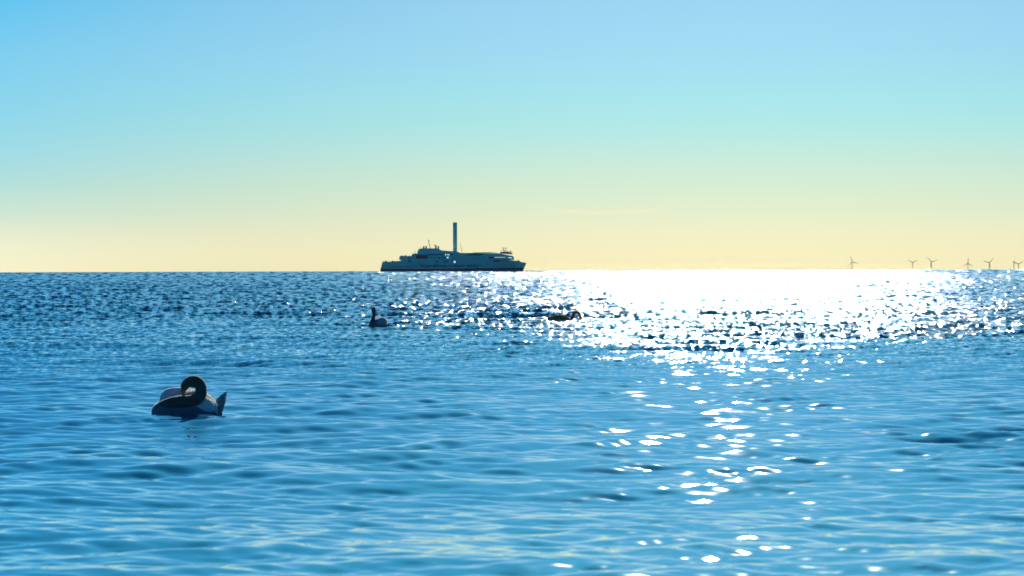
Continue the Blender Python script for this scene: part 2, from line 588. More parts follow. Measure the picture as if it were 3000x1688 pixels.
def side_x(xd, z, zt):
    """rake of the two ends: outline x for deck position xd at height z"""
    f = (z - 868) / (zt - 868)
    if xd > 2250:
        return xd - (1 - f) * 58 * (xd - 2250) / (2428 - 2250)
    if xd < 300:
        return xd - (1 - f) * 38 * (300 - xd) / 130
    return xd


def hull_section(bm, top, bot, inset=0.0):
    stations = [170, 180, 200, 240, 320, 460, 640, 900, 1200, 1500, 1750, 1900, 2000, 2100, 2180, 2250, 2310, 2360, 2400, 2420, 2428]
    rows = []
    for xd in stations:
        zt, zb = top(xd), bot(xd)
        zd = interp_line(DECK, xd)
        row = []
        for i in range(5):
            zz = zt + (zb - zt) * i / 4
            X_ = sx(side_x(xd, zz, zd))
            flare = 1.0 if xd < 1750 else 1 - 0.35 * ((zz - zd) / (868 - zd)) * min(1, (xd - 1750) / 400)
            hb = hull_breadth(sx(xd)) * flare + inset
            row.append((X_, hb, sz(zz)))
        rows.append(row)
    for s in (-1, 1):
        V = [[bm.verts.new((a, s * b, c)) for a, b, c in row] for row in rows]
        for r0, r1 in zip(V, V[1:]):
            for i in range(4):
                bm.faces.new((r0[i], r1[i], r1[i + 1], r0[i + 1]))
        if s == -1: VA = V
    for r0, r1, q0, q1 in zip(VA, VA[1:], V, V[1:]):
        bm.faces.new((r0[0], r1[0], q1[0], q0[0]))
        bm.faces.new((r0[4], q0[4], q1[4], r1[4]))
    for k in (0, -1):
        for i in range(4):
            bm.faces.new((VA[k][i], V[k][i], V[k][i + 1], VA[k][i + 1]))


bm = bmesh.new(); hull_section(bm, lambda x: interp_line(DECK, x), lambda x: interp_line(BOOT, x))
bm_obj('hull', bm, M_HULL, ship)
bm = bmesh.new(); hull_section(bm, lambda x: interp_line(BOOT, x) + 0.3, lambda x: 895, 0.05)
bm_obj('boot_topping', bm, M_BOOT, ship)


def block(name, outline, hw, m, parent=ship):
    bm = bmesh.new()
    add_prism(bm, [(sx(a), sz(b)) for a, b in outline], -hw, hw)
    bmesh.ops.bevel(bm, geom=[e for e in bm.edges], offset=0.25, segments=1, affect='EDGES', clamp_overlap=True)
    return bm_obj(name, bm, m, parent)


block('aft_deckhouse', [(432, 682), (447, 622), (560, 628), (622, 632), (640, 600), (640, 705), (462, 705), (462, 684)], 12.2, M_UP)
block('superstructure', [(640.5, 700), (640.5, 592), (712, 588), (900, 588), (1600, 586), (2000, 590), (2180, 628), (2218, 628), (2232, 660), (2232, 689), (1700, 689), (900, 689)], 12.35, M_UP)
block('forward_roofhouse', [(1345, 585), (1345, 577), (1400, 580), (1570, 583), (1590, 574), (1700, 571), (1865, 571), (1930, 577), (1995, 584)], 9.5, M_UP)
cas = block('funnel_casing', [(712, 587), (735, 520), (765, 518), (775, 504), (1055, 507), (1085, 540), (1265, 556), (1275, 544), (1345, 556), (1400, 581), (1400, 586)], 9.0, M_UP)
brd = block('bridge', [(2008, 590), (2012, 572), (2030, 566), (2120, 562), (2208, 568), (2211, 574), (2200, 606), (2172, 606), (2172, 600), (2100, 596)], 13.4, M_UP)
bm = bmesh.new(); add_box(bm, sx(2060), sx(2206), -13.46, 13.46, sz(585), sz(574))
bm_obj('bridge_window', bm, M_DARK, brd)
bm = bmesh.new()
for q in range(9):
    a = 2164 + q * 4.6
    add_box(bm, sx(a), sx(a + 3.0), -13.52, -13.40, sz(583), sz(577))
bm_obj('window', bm, M_EMIT, brd)  # glow in place of daylight showing through the bridge

# painted lines along the visible side
def side_strip(name, x0, x1, z0, z1, m, n=14, off=0.06):
  for s in (1, -1):
        bm = bmesh.new()
        prev = None
        for i in range(n + 1):
            xd = x0 + (x1 - x0) * i / n
            col_ = []
            for zz in (z0, z1):
                zd = interp_line(DECK, xd)
                flare = 1.0 if xd < 1750 else 1 - 0.35 * ((zz - zd) / (868 - zd)) * min(1, (xd - 1750) / 400)
                hb = hull_breadth(sx(xd)) * flare
                for o_ in (off, -0.2):
                    col_.append(bm.verts.new((sx(side_x(xd, zz, zd)), s * (hb + o_), sz(zz))))
            if prev:
                a, b, c, d = prev; e, f, g, h = col_
                for q in ((a, e, g, c), (b, d, h, f), (a, b, f, e), (c, g, h, d)):
                    bm.faces.new(q)
            prev = col_
        bm_obj(name, bm, m, ship)


side_strip('hull_stripe', 175, 745, 791, 802, M_LINE)
side_strip('pale_stripe', 165, 2000, 809, 818, M_PALE, 20)
side_strip('deck_opening', 2115, 2228, 687.5, 692, M_DARK, 6, 0.1)

# funnels
for q in (815, 852, 1004, 1043):
    bm = bmesh.new()
    zt = 470 if q != 1004 else 466
    add_tube(bm, [(sx(q), 0, sz(508)), (sx(q), 0, sz(zt + 4)), (sx(q), 0, sz(zt))], [0.85, 0.85, 0.95], 14)
    f = bm_obj('funnel', bm, M_STACK, ship)
    bm = bmesh.new()
    add_tube(bm, [(sx(q), 0, sz(zt + 6)), (sx(q), 0, sz(zt + 3))], [1.02, 1.02], 14)
    bm_obj('funnel_rim', bm, M_STACK, f)
# the rotor sail
bm = bmesh.new()
add_tube(bm, [(sx(1307), 0, sz(556)), (sx(1307), 0, sz(540)), (sx(1307), 0, sz(106)), (sx(1307), 0, sz(104))], [2.6, 2.42, 2.42, 2.42], 40)
rot = bm_obj('rotor_sail', bm, M_ROTOR, ship, True)
for e_ in rot.data.polygons: e_.use_smooth = len(e_.vertices) == 4
bm = bmesh.new()
add_tube(bm, [(sx(1307), 0, sz(104)), (sx(1307), 0, sz(101))], [2.75, 2.75], 40)
add_tube(bm, [(sx(1307), 0, sz(101)), (sx(1307), 0, sz(97))], [0.8, 0.4], 12)
bm_obj('end_plate', bm, M_STACK, rot)
bm = bmesh.new(); add_tube(bm, [(sx(1307), 0, sz(521)), (sx(1307), 0, sz(506))], [2.47, 2.47], 40)
bm_obj('rotor_band', bm, M_LINE, rot)


def pole(name, pts, r, parent=ship, m=M_STEEL, y=0.0):
    bm = bmesh.new()
    add_tube(bm, [(sx(a), y, sz(b)) for a, b in pts], r, 8)
    return bm_obj(name, bm, m, parent)


mast = pole('crane_mast', [(919, 507), (905, 450), (890, 385)], [0.42, 0.34, 0.26])
pole('mast_head', [(884, 382), (897, 376)], 0.42, mast)
pole('stay', [(889, 395), (876, 470)], 0.07, mast)
mast = pole('mast', [(1420, 582), (1402, 490), (1386, 418)], [0.24, 0.2, 0.16])
pole('stay', [(1395, 470), (1372, 525)], 0.06, mast)
pole('stay', [(1404, 510), (1386, 520)], 0.05, mast)
mast = pole('radar_mast', [(2076, 566), (2066, 520), (2056, 486)], [0.5, 0.38, 0.26])
pole('radar_scanner', [(2072, 504), (2132, 504)], 0.26, mast)
pole('scanner_post', [(2104, 563), (2104, 504)], 0.26, mast)
pole('aerial', [(2035, 568), (2035, 525)], 0.24, mast)
pole('aerial', [(2036, 512), (2038, 498)], 0.12, mast)
pole('aerial', [(2090, 563), (2090, 528)], 0.3, mast)
pole('aerial', [(2130, 563), (2130, 540)], 0.34, mast)
pole('aerial', [(2172, 566), (2170, 530)], 0.14, mast)
pole('aerial', [(2184, 568), (2182, 542)], 0.3, mast)
pole('aerial', [(746, 520), (746, 478)], 0.1)
pole('aerial', [(769, 518), (768, 480)], 0.1)
pole('aerial', [(677, 590), (676, 536)], 0.2)
pole('aerial', [(668, 540), (684, 540)], 0.1)
pole('aerial', [(222, 712), (222, 690)], 0.1)
# gear on the aft and fore decks
for a, b, c, y in ((200, 228, 704, 6), (310, 350, 706, -6), (360, 374, 710, -9), (395, 418, 707, 4)):
    bm = bmesh.new()
    add_tube(bm, [(sx(a), y, sz(716)), (sx((a + b) / 2), y, sz(c)), (sx(b), y, sz(716))], [0.5, 0.9, 0.5], 8)
    bm_obj('winch', bm, M_STACK, ship)
for a, b, c, y in ((520, 545, 612, -5), (470, 492, 618, -8), (1490, 1530, 578, -7), (1430, 1460, 578, -6), (555, 600, 622, 3), (1925, 1945, 572, -4)):
    bm = bmesh.new()
    add_prism(bm, [(sx(a), sz(634 if a < 700 else 586)), (sx(a + 3), sz(c + 4)), (sx((a + b) / 2), sz(c)), (sx(b - 2), sz(c + 3)), (sx(b), sz(634 if a < 700 else 586))], y - 1.2, y + 1.2)
    bm_obj('deck_locker', bm, M_STACK if a < 700 else M_UP, ship)
bm = bmesh.new()
add_prism(bm, [(sx(2278), sz(715)), (sx(2284), sz(700)), (sx(2296), sz(690)), (sx(2306), sz(702)), (sx(2326), sz(706)), (sx(2330), sz(722))], -1.6, 1.6)
bm_obj('windlass', bm, M_STACK, ship)
for (xa, xb, zt, nn_, y0) in ((175, 440, 703, 22, 11.0), (447, 622, 616, 14, 11.8), (640, 712, 584, 6, 11.8), (2232, 2290, 696, 5, 7.0)):
    bm = bmesh.new()
    zb = {703: 716, 616: 632, 584: 593, 696: 716}[zt]
    for i in range(nn_ + 1):
        a = sx(xa + (xb - xa) * i / nn_)
        add_box(bm, a - 0.05, a + 0.05, -y0, -y0 + 0.1, sz(zb), sz(zt))
    for k in (0, 0.5):
        zz = sz(zt + (zb - zt) * k)
        add_box(bm, sx(xa), sx(xb), -y0 - 0.02, -y0 + 0.08, zz - 0.05, zz + 0.05)
    bm_obj('deck_rail', bm, M_STEEL, ship)

# windows and openings on the side towards the camera (x0, x1, z0, z1, material)
HW = 12.35


def side_box(name, a, b, c, d, m, hw=HW, skew=0.0):
    bm = bmesh.new()
    v = [(sx(a + skew), sz(c)), (sx(b + skew), sz(c)), (sx(b), sz(d)), (sx(a), sz(d))]
    add_prism(bm, v, -hw - 0.14, -hw + 0.25)
    return bm_obj(name, bm, m, ship)


bt = side_box('boat_recess', 697, 878, 610, 668, M_MAROON)
for q in range(3):
    side_box('lifeboat', 706 + q * 57, 754 + q * 57, 622, 660, M_MAROON, HW + 0.5)
for a, b in ((575, 622), (665, 682)):
    side_box('window', a, b, 652, 664, M_DARK, 12.2)
for a in (578, 602):
    side_box('window', a, a + 11, 690, 728, M_DARK, 12.62, 5)
for a in (1000, 1024, 1126, 1153, 1180, 1268, 1322):
    side_box('window', a, a + 13, 700, 726, M_DARK, 12.62, 8)
side_box('window_band', 880, 1240, 600, 612, M_DARK)
side_box('window_band', 1095, 1180, 647, 660, M_DARK)
side_box('window', 1045, 1075, 648, 662, M_DARK)
side_box('window', 1268, 1290, 650, 662, M_DARK); side_box('window', 1296, 1312, 653, 662, M_DARK)
side_box('window', 1250, 1270, 597, 616, M_DARK)
side_box('window_band', 1500, 1745, 600, 616, M_DARK)
side_box('window_band', 1835, 2100, 643, 664, M_DARK)
for q in range(10):
    side_box('window', 920 + q * 36, 932 + q * 36, 602, 610, M_DARK, HW + 0.12)
for q in range(7):
    side_box('window', 1600 + q * 30, 1608 + q * 30, 652, 659, M_DARK)
for q in range(9):
    side_box('window', 900 + q * 17, 909 + q * 17, 650, 658, M_DARK)
side_box('window', 1905, 2005, 698, 712, M_DARK, 12.45)
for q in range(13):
    side_box('sky_glow_window', 1928 + q * 13.2, 1936 + q * 13.2, 647, 655, M_EMIT, HW + 0.12)  # daylight through the ship, put in as glowing panes
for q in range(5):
    side_box('sky_glow_window', 2145 + q * 12, 2153 + q * 12, 650 + q * 1.2, 659 + q * 1.2, M_EMIT, 12.42)
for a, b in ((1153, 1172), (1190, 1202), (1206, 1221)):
    side_box('sky_glow_window', a, b, 601, 613, M_EMIT, HW + 0.12)
side_box('sky_glow_window', 1180, 1208, 646, 659, M_EMIT, HW + 0.12)
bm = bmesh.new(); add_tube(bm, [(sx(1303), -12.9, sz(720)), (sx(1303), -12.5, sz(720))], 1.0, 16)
bm_obj('searchlight', bm, M_EMIT, ship)


def lettering(text, x0, x1, zbase, cap, bold, scale_body):
    cu = bpy.data.curves.new('lettering', 'FONT')
    cu.body = text
    cu.size = 1.0
    cu.offset = bold
    cu.extrude = 0.02
    cu.resolution_u = 3
    tmp = bpy.data.objects.new('tmp_lettering', cu)
    C.objects.link(tmp)
    dg = bpy.context.evaluated_depsgraph_get()
    me_ = bpy.data.meshes.new_from_object(tmp.evaluated_get(dg))
    bpy.data.objects.remove(tmp)
    co = np.empty(len(me_.vertices) * 3); me_.vertices.foreach_get('co', co); co = co.reshape(-1, 3)
    mn, mx_ = co.min(0), co.max(0)
    out_ = np.empty_like(co)
    out_[:, 0] = sx(x0) + (co[:, 0] - mn[0]) / (mx_[0] - mn[0]) * (x1 - x0) * K
    out_[:, 2] = sz(zbase) + (co[:, 1] - min(0, 0)) / 0.73 * cap * K
    out_[:, 1] = -HB - 0.10 - co[:, 2] * 1.5
    me_.vertices.foreach_set('co', out_.ravel())
    me_.name = 'lettering'
    return link_mesh('lettering', me_, M_LETTER, ship)


lettering('Scandlines', 765, 1185, 805, 56, 0.022, 1)
lettering('HYBRID', 1208, 1455, 805, 41, 0.022, 1)
lettering('FERRY', 1482, 1688, 805, 41, 0.022, 1)

# a puff of exhaust above the third funnel
ms_ = bpy.data.materials.new('exhaust_smoke')
ms_.use_nodes = True
t = ms_.node_tree
t.nodes.remove(t.nodes['Principled BSDF'])
pv = N(t, 'ShaderNodeVolumePrincipled')
pv.inputs['Color'].default_value = (0.32, 0.27, 0.20, 1)
pv.inputs['Density'].default_value = 0.9
L(t, pv.outputs[0], t.nodes['Material Output'].inputs['Volume'])
bm = bmesh.new()
for a, b, r in ((1006, 461, 0.9), (998, 458, 1.1), (988, 457, 1.0), (978, 454, 0.75), (970, 450, 0.5)):
    bmesh.ops.create_icosphere(bm, subdivisions=2, radius=r, matrix=Matrix.Translation((sx(a), 0, sz(b))) @ Matrix.Diagonal((1.2, 1, 0.62, 1)))
sk = bm_obj('exhaust_smoke', bm, ms_, None, True)
sk.location = ship.location
props(sk, 'small brown puff of smoke drifting off the third funnel of the ferry', kind='stuff')

# ------------------------------------------------------------------ wind turbines
M_TURB = mat('turbine_haze_tan', (0.80, 0.66, 0.36), 0.5, 0.2, var=0.08)  # haze over white turbines put into this tan base colour
TD = 13000.0
MPP = TD / F_PX


def blade_mesh(length):
    bm = bmesh.new()
    rows = []
    for u, c_, th in ((0.0, 1.6, 1.3), (0.06, 1.8, 1.1), (0.18, 3.6, 0.8), (0.4, 2.7, 0.5), (0.7, 1.8, 0.3), (0.95, 1.0, 0.15), (1.0, 0.4, 0.08)):
        z = u * length
        tw = 0.35 * (1 - u)
        ring = []
        for k in range(8):
            a = 2 * math.pi * k / 8
            x_ = math.cos(a) * c_ / 2 * 1.1 + (c_ * 0.15 if u > 0.1 else 0); y_ = math.sin(a) * th / 2
            ring.append(bm.verts.new((x_ * math.cos(tw) - y_ * math.sin(tw), x_ * math.sin(tw) + y_ * math.cos(tw), z)))
        rows.append(ring)
    for a, b in zip(rows, rows[1:]):
        for k in range(8):
            bm.faces.new((a[k], a[(k + 1) % 8], b[(k + 1) % 8], b[k]))
    bm.faces.new(rows[0]); bm.faces.new(rows[-1][::-1])
    me_ = bpy.data.meshes.new('blade'); bm.to_mesh(me_); bm.free()
    me_.materials.append(M_TURB)
    return me_


BL = blade_mesh(40.0)
bm = bmesh.new(); add_box(bm, -2.1, 2.1, -2.5, 7.5, -2, 2.1)
bmesh.ops.bevel(bm, geom=list(bm.edges), offset=0.6, segments=2, affect='EDGES')
NACME = bpy.data.meshes.new('nacelle'); bm.to_mesh(NACME); bm.free(); NACME.materials.append(M_TURB)
bm = bmesh.new(); add_tube(bm, [(0, -5.0, 0), (0, -4.4, 0), (0, -3.2, 0), (0, -2.4, 0)], [0.3, 1.2, 1.7, 1.7], 14)
HUBME = bpy.data.meshes.new('rotor_hub'); bm.to_mesh(HUBME); bm.free(); HUBME.materials.append(M_TURB)
# base x, hub y, blade length, first blade angle (degrees clockwise from up), yaw, label
TURB = [
    (2496.5, 767.5, 20.0, -17, 10, 'wind turbine standing alone, leftmost of the row on the horizon'),
    (2673.5, 769.8, 17.5, 60, 6, 'wind turbine second from left, its upper blades making a wide V'),
    (2728.5, 767.0, 19.0, -46, 8, 'wind turbine third from left, one blade hanging close along the tower'),
    (2835.6, 771.8, 17.5, 1, 12, 'wind turbine fourth from left, one blade pointing straight up above the tower'),
    (2898.0, 769.8, 18.5, -76, 14, 'wind turbine third from right, one blade almost level to the left'),
    (2970.4, 767.6, 19.5, -7, 72, 'wind turbine seen nearly edge-on, second from the right end of the row'),
    (2984.0, 774.0, 16.5, 57, 5, 'shorter wind turbine at the far right end, its blades making a V'),
]
for px, hy, blen, ang, yaw, lab in TURB:
    hub = at(px, hy, TD)
    zb = -TD ** 2 / (2 * RE) - 1
    tb = empty('wind_turbine', (hub.x, hub.y, zb))
    props(tb, lab, 'wind turbine', 'offshore wind turbines on the horizon')
    hz = hub.z - zb
    bm = bmesh.new(); add_tube(bm, [(0, 0, 0), (0, 0, 6), (0, 0, hz * 0.5), (0, 0, hz - 1.5)], [2.6, 2.4, 2.1, 1.5], 16)
    bm_obj('tower', bm, M_TURB, tb, True)
    tb.rotation_euler = (0, 0, R(yaw) - math.atan2(hub.x, hub.y))
    nac = bpy.data.objects.new('nacelle', NACME); C.objects.link(nac); nac.parent = tb; nac.location = (0, 0, hz)
    hb_ = bpy.data.objects.new('rotor_hub', HUBME); C.objects.link(hb_); hb_.parent = tb; hb_.location = (0, 0, hz)
    for k in range(3):
        b = bpy.data.objects.new('blade', BL); C.objects.link(b); b.parent = tb
        b.location = (0, -3.6, hz)
        s_ = blen * MPP / 40.0
        b.rotation_euler = (0, R(ang + 120 * k), 0)
        b.scale = (1.3, 1.0, s_)

# ------------------------------------------------------------------ swans
M_PLUM_SHADE = mat('shaded_plumage', (0.13, 0.16, 0.22), 0.75, 0.15, col2=(0.09, 0.11, 0.16), vscale=9, bump=0.35, bscale=55)  # backlit shade of white swans painted into the body, tail and wing colours
M_NECK = mat('neck_plumage', (0.10, 0.085, 0.07), 0.8, 0.1, col2=(0.065, 0.055, 0.05), vscale=14, bump=0.3, bscale=90)
M_FEATH = mat('wing_feather', (0.62, 0.68, 0.76), 0.65, 0.15, col2=(0.40, 0.46, 0.55), vscale=12, bump=0.3, bscale=60, transl=0.10)
M_GLOW = mat('sunlit_feather', (0.92, 0.93, 0.92), 0.6, 0.15, col2=(0.8, 0.82, 0.84), vscale=12, transl=0.75)
M_TAIL = mat('tail_feather', (0.22, 0.25, 0.32), 0.65, 0.15, col2=(0.14, 0.16, 0.22), vscale=12, bump=0.3, bscale=60)
for m_ in (M_PLUM_SHADE, M_NECK, M_FEATH):
    p_ = m_.node_tree.nodes['Principled BSDF']
    p_.inputs['Sheen Weight'].default_value = 0.7
    p_.inputs['Sheen Roughness'].default_value = 0.35
M_BILL = mat('bill', (0.50, 0.17, 0.08), 0.4, 0.4, var=0.2, vscale=30)
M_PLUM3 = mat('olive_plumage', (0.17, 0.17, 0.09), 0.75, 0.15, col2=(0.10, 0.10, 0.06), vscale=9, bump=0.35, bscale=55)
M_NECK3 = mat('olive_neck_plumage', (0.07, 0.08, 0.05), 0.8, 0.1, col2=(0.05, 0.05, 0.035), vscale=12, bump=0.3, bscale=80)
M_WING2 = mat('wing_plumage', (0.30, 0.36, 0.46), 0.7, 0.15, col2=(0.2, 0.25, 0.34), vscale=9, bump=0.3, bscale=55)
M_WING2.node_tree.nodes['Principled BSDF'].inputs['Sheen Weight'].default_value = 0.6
M_KNOB = mat('bill_knob', (0.015, 0.013, 0.012), 0.4, 0.4)


def skin(name, bm, m, parent, voxel=0.009, smooth_it=6):
    """several closed lofts fused into one continuous surface"""
    me_ = bpy.data.meshes.new(name); bmesh.ops.recalc_face_normals(bm, faces=bm.faces); bm.to_mesh(me_); bm.free()
    tmp = bpy.data.objects.new('tmp_skin', me_); C.objects.link(tmp)
    r_ = tmp.modifiers.new('r', 'REMESH'); r_.mode = 'VOXEL'; r_.voxel_size = voxel
    s_ = tmp.modifiers.new('s', 'SMOOTH'); s_.factor = 0.5; s_.iterations = smooth_it
    dg = bpy.context.evaluated_depsgraph_get()
    out_ = bpy.data.meshes.new_from_object(tmp.evaluated_get(dg))
    bpy.data.objects.remove(tmp); bpy.data.meshes.remove(me_)
    out_.name = name
    return link_mesh(name, out_, m, parent, True)


def body_loft(bm, st, seg=28):
    """stations (x, z top, z bottom, half width, y centre)"""
    st = catmull(st, 5)
    rings = []
    for x_, zt, zb_, hw, yc in st:
        zc, hh = (zt + zb_) / 2, (zt - zb_) / 2
        hh = max(hh, 0.004); hw = max(hw, 0.004)
        ring = []
        for k in range(seg):
            a = 2 * math.pi * k / seg
            ca, sa = math.cos(a), math.sin(a)
            ring.append(bm.verts.new((x_, yc + math.copysign(abs(ca) ** 0.85, ca) * hw, zc + math.copysign(abs(sa) ** 0.85, sa) * hh)))
        rings.append(ring)
    for a, b in zip(rings, rings[1:]):
        for k in range(seg):
            bm.faces.new((a[k], a[(k + 1) % seg], b[(k + 1) % seg], b[k]))
    bm.faces.new(rings[0][::-1]); bm.faces.new(rings[-1])


def neck_loft(bm, pts, n=6):
    """(x, y, z, radius)"""
    q = catmull(pts, n)
    add_tube(bm, [(a[0], a[1], a[2]) for a in q], [float(a[3]) for a in q], 18)
    for e_ in (q[0], q[-1]):
        bmesh.ops.create_icosphere(bm, subdivisions=2, radius=float(e_[3]), matrix=Matrix.Translation(e_[:3]))


def feather_mesh(length, width, droop=0.1, thick=0.004):
    bm = bmesh.new()
    n, rows = 10, []
    for i in range(n + 1):
        u = i / n
        wdt = width * (math.sin(math.pi * min(1, 0.12 + u * 0.95)) ** 0.6) * (1 - 0.35 * u) + 0.001
        if i == n: wdt = 0.002
        z = -droop * length * u * u
        rows.append([bm.verts.new((u * length, s * wdt / 2 * a, z + c_ + 0.12 * wdt * (1 - a) * (1 if c_ > 0 else 0)))
                     for s, a, c_ in ((-1, 1, 0), (-1, 0.0, thick), (1, 1, 0), (1, 0.0, -thick))])
    for a, b in zip(rows, rows[1:]):
        for k in range(4):
            bm.faces.new((a[k], a[(k + 1) % 4], b[(k + 1) % 4], b[k]))
    bm.faces.new(rows[0][::-1]); bm.faces.new(rows[-1])
    bmesh.ops.recalc_face_normals(bm, faces=bm.faces)
    me_ = bpy.data.meshes.new('feather'); bm.to_mesh(me_); bm.free()
    return me_


def put_feather(me_, parent, base_, tip, roll=0.0, m=None):
    o = bpy.data.objects.new('feather', me_)
    C.objects.link(o); o.parent = parent
    b, e_ = Vector(base_), Vector(tip)
    q = (e_ - b).to_track_quat('X', 'Z')
    from mathutils import Quaternion
    o.rotation_mode = 'QUATERNION'
    o.rotation_quaternion = q @ Quaternion((1, 0, 0), roll)
    o.location = b
    ln = max(v.co.x for v in me_.vertices)
    k = (e_ - b).length / ln
    o.scale = (k, 1, 1)
    return o


def local(u, ox, oz):
    return lambda x_, z_: ((x_ - ox) * u, (oz - z_) * u)


FE = feather_mesh(0.26, 0.050); FE.materials.append(M_GLOW)
FT = feather_mesh(0.24, 0.055, 0.05); FT.materials.append(M_TAIL)
FS = feather_mesh(0.12, 0.040); FS.materials.append(M_GLOW)


def swan_base(name, px, py, label, lift=0.0):
    """an Empty on the water where the photograph has the waterline"""
    r_ = ray(px, py)
    d_ = CAM_H / -r_.z
    for _ in range(4):
        pos = Vector((0, 0, CAM_H)) + r_ * d_
        d_ = (CAM_H + pos.xy.length ** 2 / (2 * RE)) / -r_.z
    pos = Vector((0, 0, CAM_H)) + r_ * d_
    e_ = empty(name, (pos.x, pos.y, pos.z + lift), -math.atan2(pos.x, pos.y))
    props(e_, label, 'swan', 'swans on the sea')
    return e_, pos.length


# --- near swan, preening
sw, D = swan_base('swan', 400 + 690 / 4.83, 1050 + 862 / 4.83, 'large swan close by on the left, its thick neck curled back to preen', 0.02)
U = 28.2 / F_PX / 4.83
P = local(U, 690, 862)
bm = bmesh.new()
body_loft(bm, [(P(211, 0)[0], P(0, 775)[1], P(0, 900)[1], 0.03, -0.06), (P(220, 0)[0], P(0, 725)[1], P(0, 935)[1], 0.09, -0.06),
               (P(262, 0)[0], P(0, 660)[1], P(0, 960)[1], 0.15, -0.04), (P(380, 0)[0], P(0, 585)[1], P(0, 975)[1], 0.19, -0.02),
               (P(520, 0)[0], P(0, 545)[1], P(0, 985)[1], 0.215, 0.0), (P(700, 0)[0], P(0, 530)[1], P(0, 985)[1], 0.22, 0.01),
               (P(880, 0)[0], P(0, 540)[1], P(0, 975)[1], 0.21, 0.02), (P(1010, 0)[0], P(0, 590)[1], P(0, 950)[1], 0.17, 0.03),
               (P(1110, 0)[0], P(0, 690)[1], P(0, 920)[1], 0.12, 0.04), (P(1190, 0)[0], P(0, 775)[1], P(0, 885)[1], 0.06, 0.05),
               (P(1225, 0)[0], P(0, 800)[1], P(0, 855)[1], 0.02, 0.05)])
body = skin('body', bm, M_PLUM_SHADE, sw, 0.012, 4)
bm = bmesh.new()


def NP(zx, zy, y, r): a, b = P(zx, zy); return (a, y, b, r * U)


neck_loft(bm, [NP(312, 765, -0.06, 88), NP(400, 700, -0.10, 106), NP(540, 640, -0.14, 98), NP(680, 624, -0.18, 90), NP(800, 604, -0.205, 88),
               NP(880, 560, -0.20, 90), NP(915, 475, -0.19, 84), NP(900, 390, -0.16, 86), NP(850, 345, -0.12, 92), NP(775, 338, -0.09, 86), NP(714, 366, -0.07, 70), NP(684, 412, -0.07, 60), NP(672, 448, -0.07, 46), NP(668, 478, -0.07, 28)], 6)
neck = skin('neck', bm, M_NECK, sw, 0.008, 3)
bm = bmesh.new()
q = catmull([NP(672, 455, -0.075, 31), NP(664, 485, -0.09, 27), NP(660, 515, -0.11, 21), NP(662, 545, -0.13, 12)], 4)
add_tube(bm, [a[:3] for a in q], [(a[3] * 1.15, a[3]) for a in q], 12)
bm_obj('bill', bm, M_BILL, sw, True)
bm = bmesh.new()
bmesh.ops.create_icosphere(bm, subdivisions=2, radius=24 * U, matrix=Matrix.Translation(NP(650, 474, -0.08, 0)[:3]))
bm_obj('bill_knob', bm, M_KNOB, sw, True)
bm = bmesh.new()
bmesh.ops.create_icosphere(bm, subdivisions=2, radius=7 * U, matrix=Matrix.Translation(NP(690, 420, -0.115, 0)[:3]))
bm_obj('eye', bm, M_KNOB, sw, True)
# far wing arching above the back, near wing folded along the side
bm = bmesh.new()
body_loft(bm, [(P(325, 0)[0], P(0, 600)[1], P(0, 640)[1], 0.015, 0.10), (P(350, 0)[0], P(0, 520)[1], P(0, 700)[1], 0.05, 0.12),
               (P(420, 0)[0], P(0, 455)[1], P(0, 740)[1], 0.08, 0.13), (P(540, 0)[0], P(0, 430)[1], P(0, 760)[1], 0.09, 0.14),
               (P(700, 0)[0], P(0, 440)[1], P(0, 760)[1], 0.09, 0.14), (P(860, 0)[0], P(0, 470)[1], P(0, 740)[1], 0.085, 0.13),
               (P(1000, 0)[0], P(0, 520)[1], P(0, 700)[1], 0.06, 0.11), (P(1100, 0)[0], P(0, 590)[1], P(0, 670)[1], 0.03, 0.09)], 20)
wing = skin('wing', bm, M_FEATH, sw, 0.011, 3)
for i in range(9):
    u = i / 8
    b = (P(420 + 560 * u, 0)[0], 0.09 - 0.03 * u, P(0, 500 - 20 * math.sin(u * 3.1) + 70 * u * u)[1])
    e_ = (P(600 + 545 * u, 0)[0], 0.075 - 0.02 * u, P(0, 520 + 95 * u ** 1.4)[1])
    put_feather(FE, wing, b, e_, -0.7)
for i in range(5):
    b = (P(660 + 30 * i, 0)[0], 0.02 + 0.012 * i, P(0, 548 - 4 * i)[1])
    e_ = (P(730 + 36 * i, 0)[0], 0.03 + 0.012 * i, P(0, 452 - 6 * (i % 3))[1])
    put_feather(FS, wing, b, e_, 1.3)
bm = bmesh.new()
body_loft(bm, [(P(700, 0)[0], P(0, 610)[1], P(0, 700)[1], 0.02, -0.14), (P(780, 0)[0], P(0, 560)[1], P(0, 740)[1], 0.045, -0.14),
               (P(880, 0)[0], P(0, 540)[1], P(0, 775)[1], 0.055, -0.135), (P(980, 0)[0], P(0, 550)[1], P(0, 790)[1], 0.05, -0.12),
               (P(1070, 0)[0], P(0, 600)[1], P(0, 790)[1], 0.04, -0.09), (P(1140, 0)[0], P(0, 680)[1], P(0, 780)[1], 0.02, -0.06)], 20)
wing = skin('wing', bm, M_FEATH, sw, 0.011, 3)
random.seed(3)
for i in range(8):
    u = i / 7
    b = (P(900 + 30 * u, 0)[0], -0.155 + 0.03 * u, P(0, 560 + 170 * u)[1])
    e_ = (P(1105 + 55 * math.sin(u * 2.6), 0)[0], -0.12 + 0.04 * u, P(0, 600 + 205 * u)[1])
    put_feather(FE, wing, b, e_, -0.5 + 0.9 * u)
for i in range(6):
    u = i / 5
    b = (P(960 + 20 * u, 0)[0], -0.02 + 0.02 * i, P(0, 500 + 12 * i)[1])
    e_ = (P(1150 - 25 * u, 0)[0], -0.01 + 0.02 * i, P(0, 655 - 18 * i)[1])
    put_feather(FE, wing, b, e_, -0.9 + 0.2 * i)
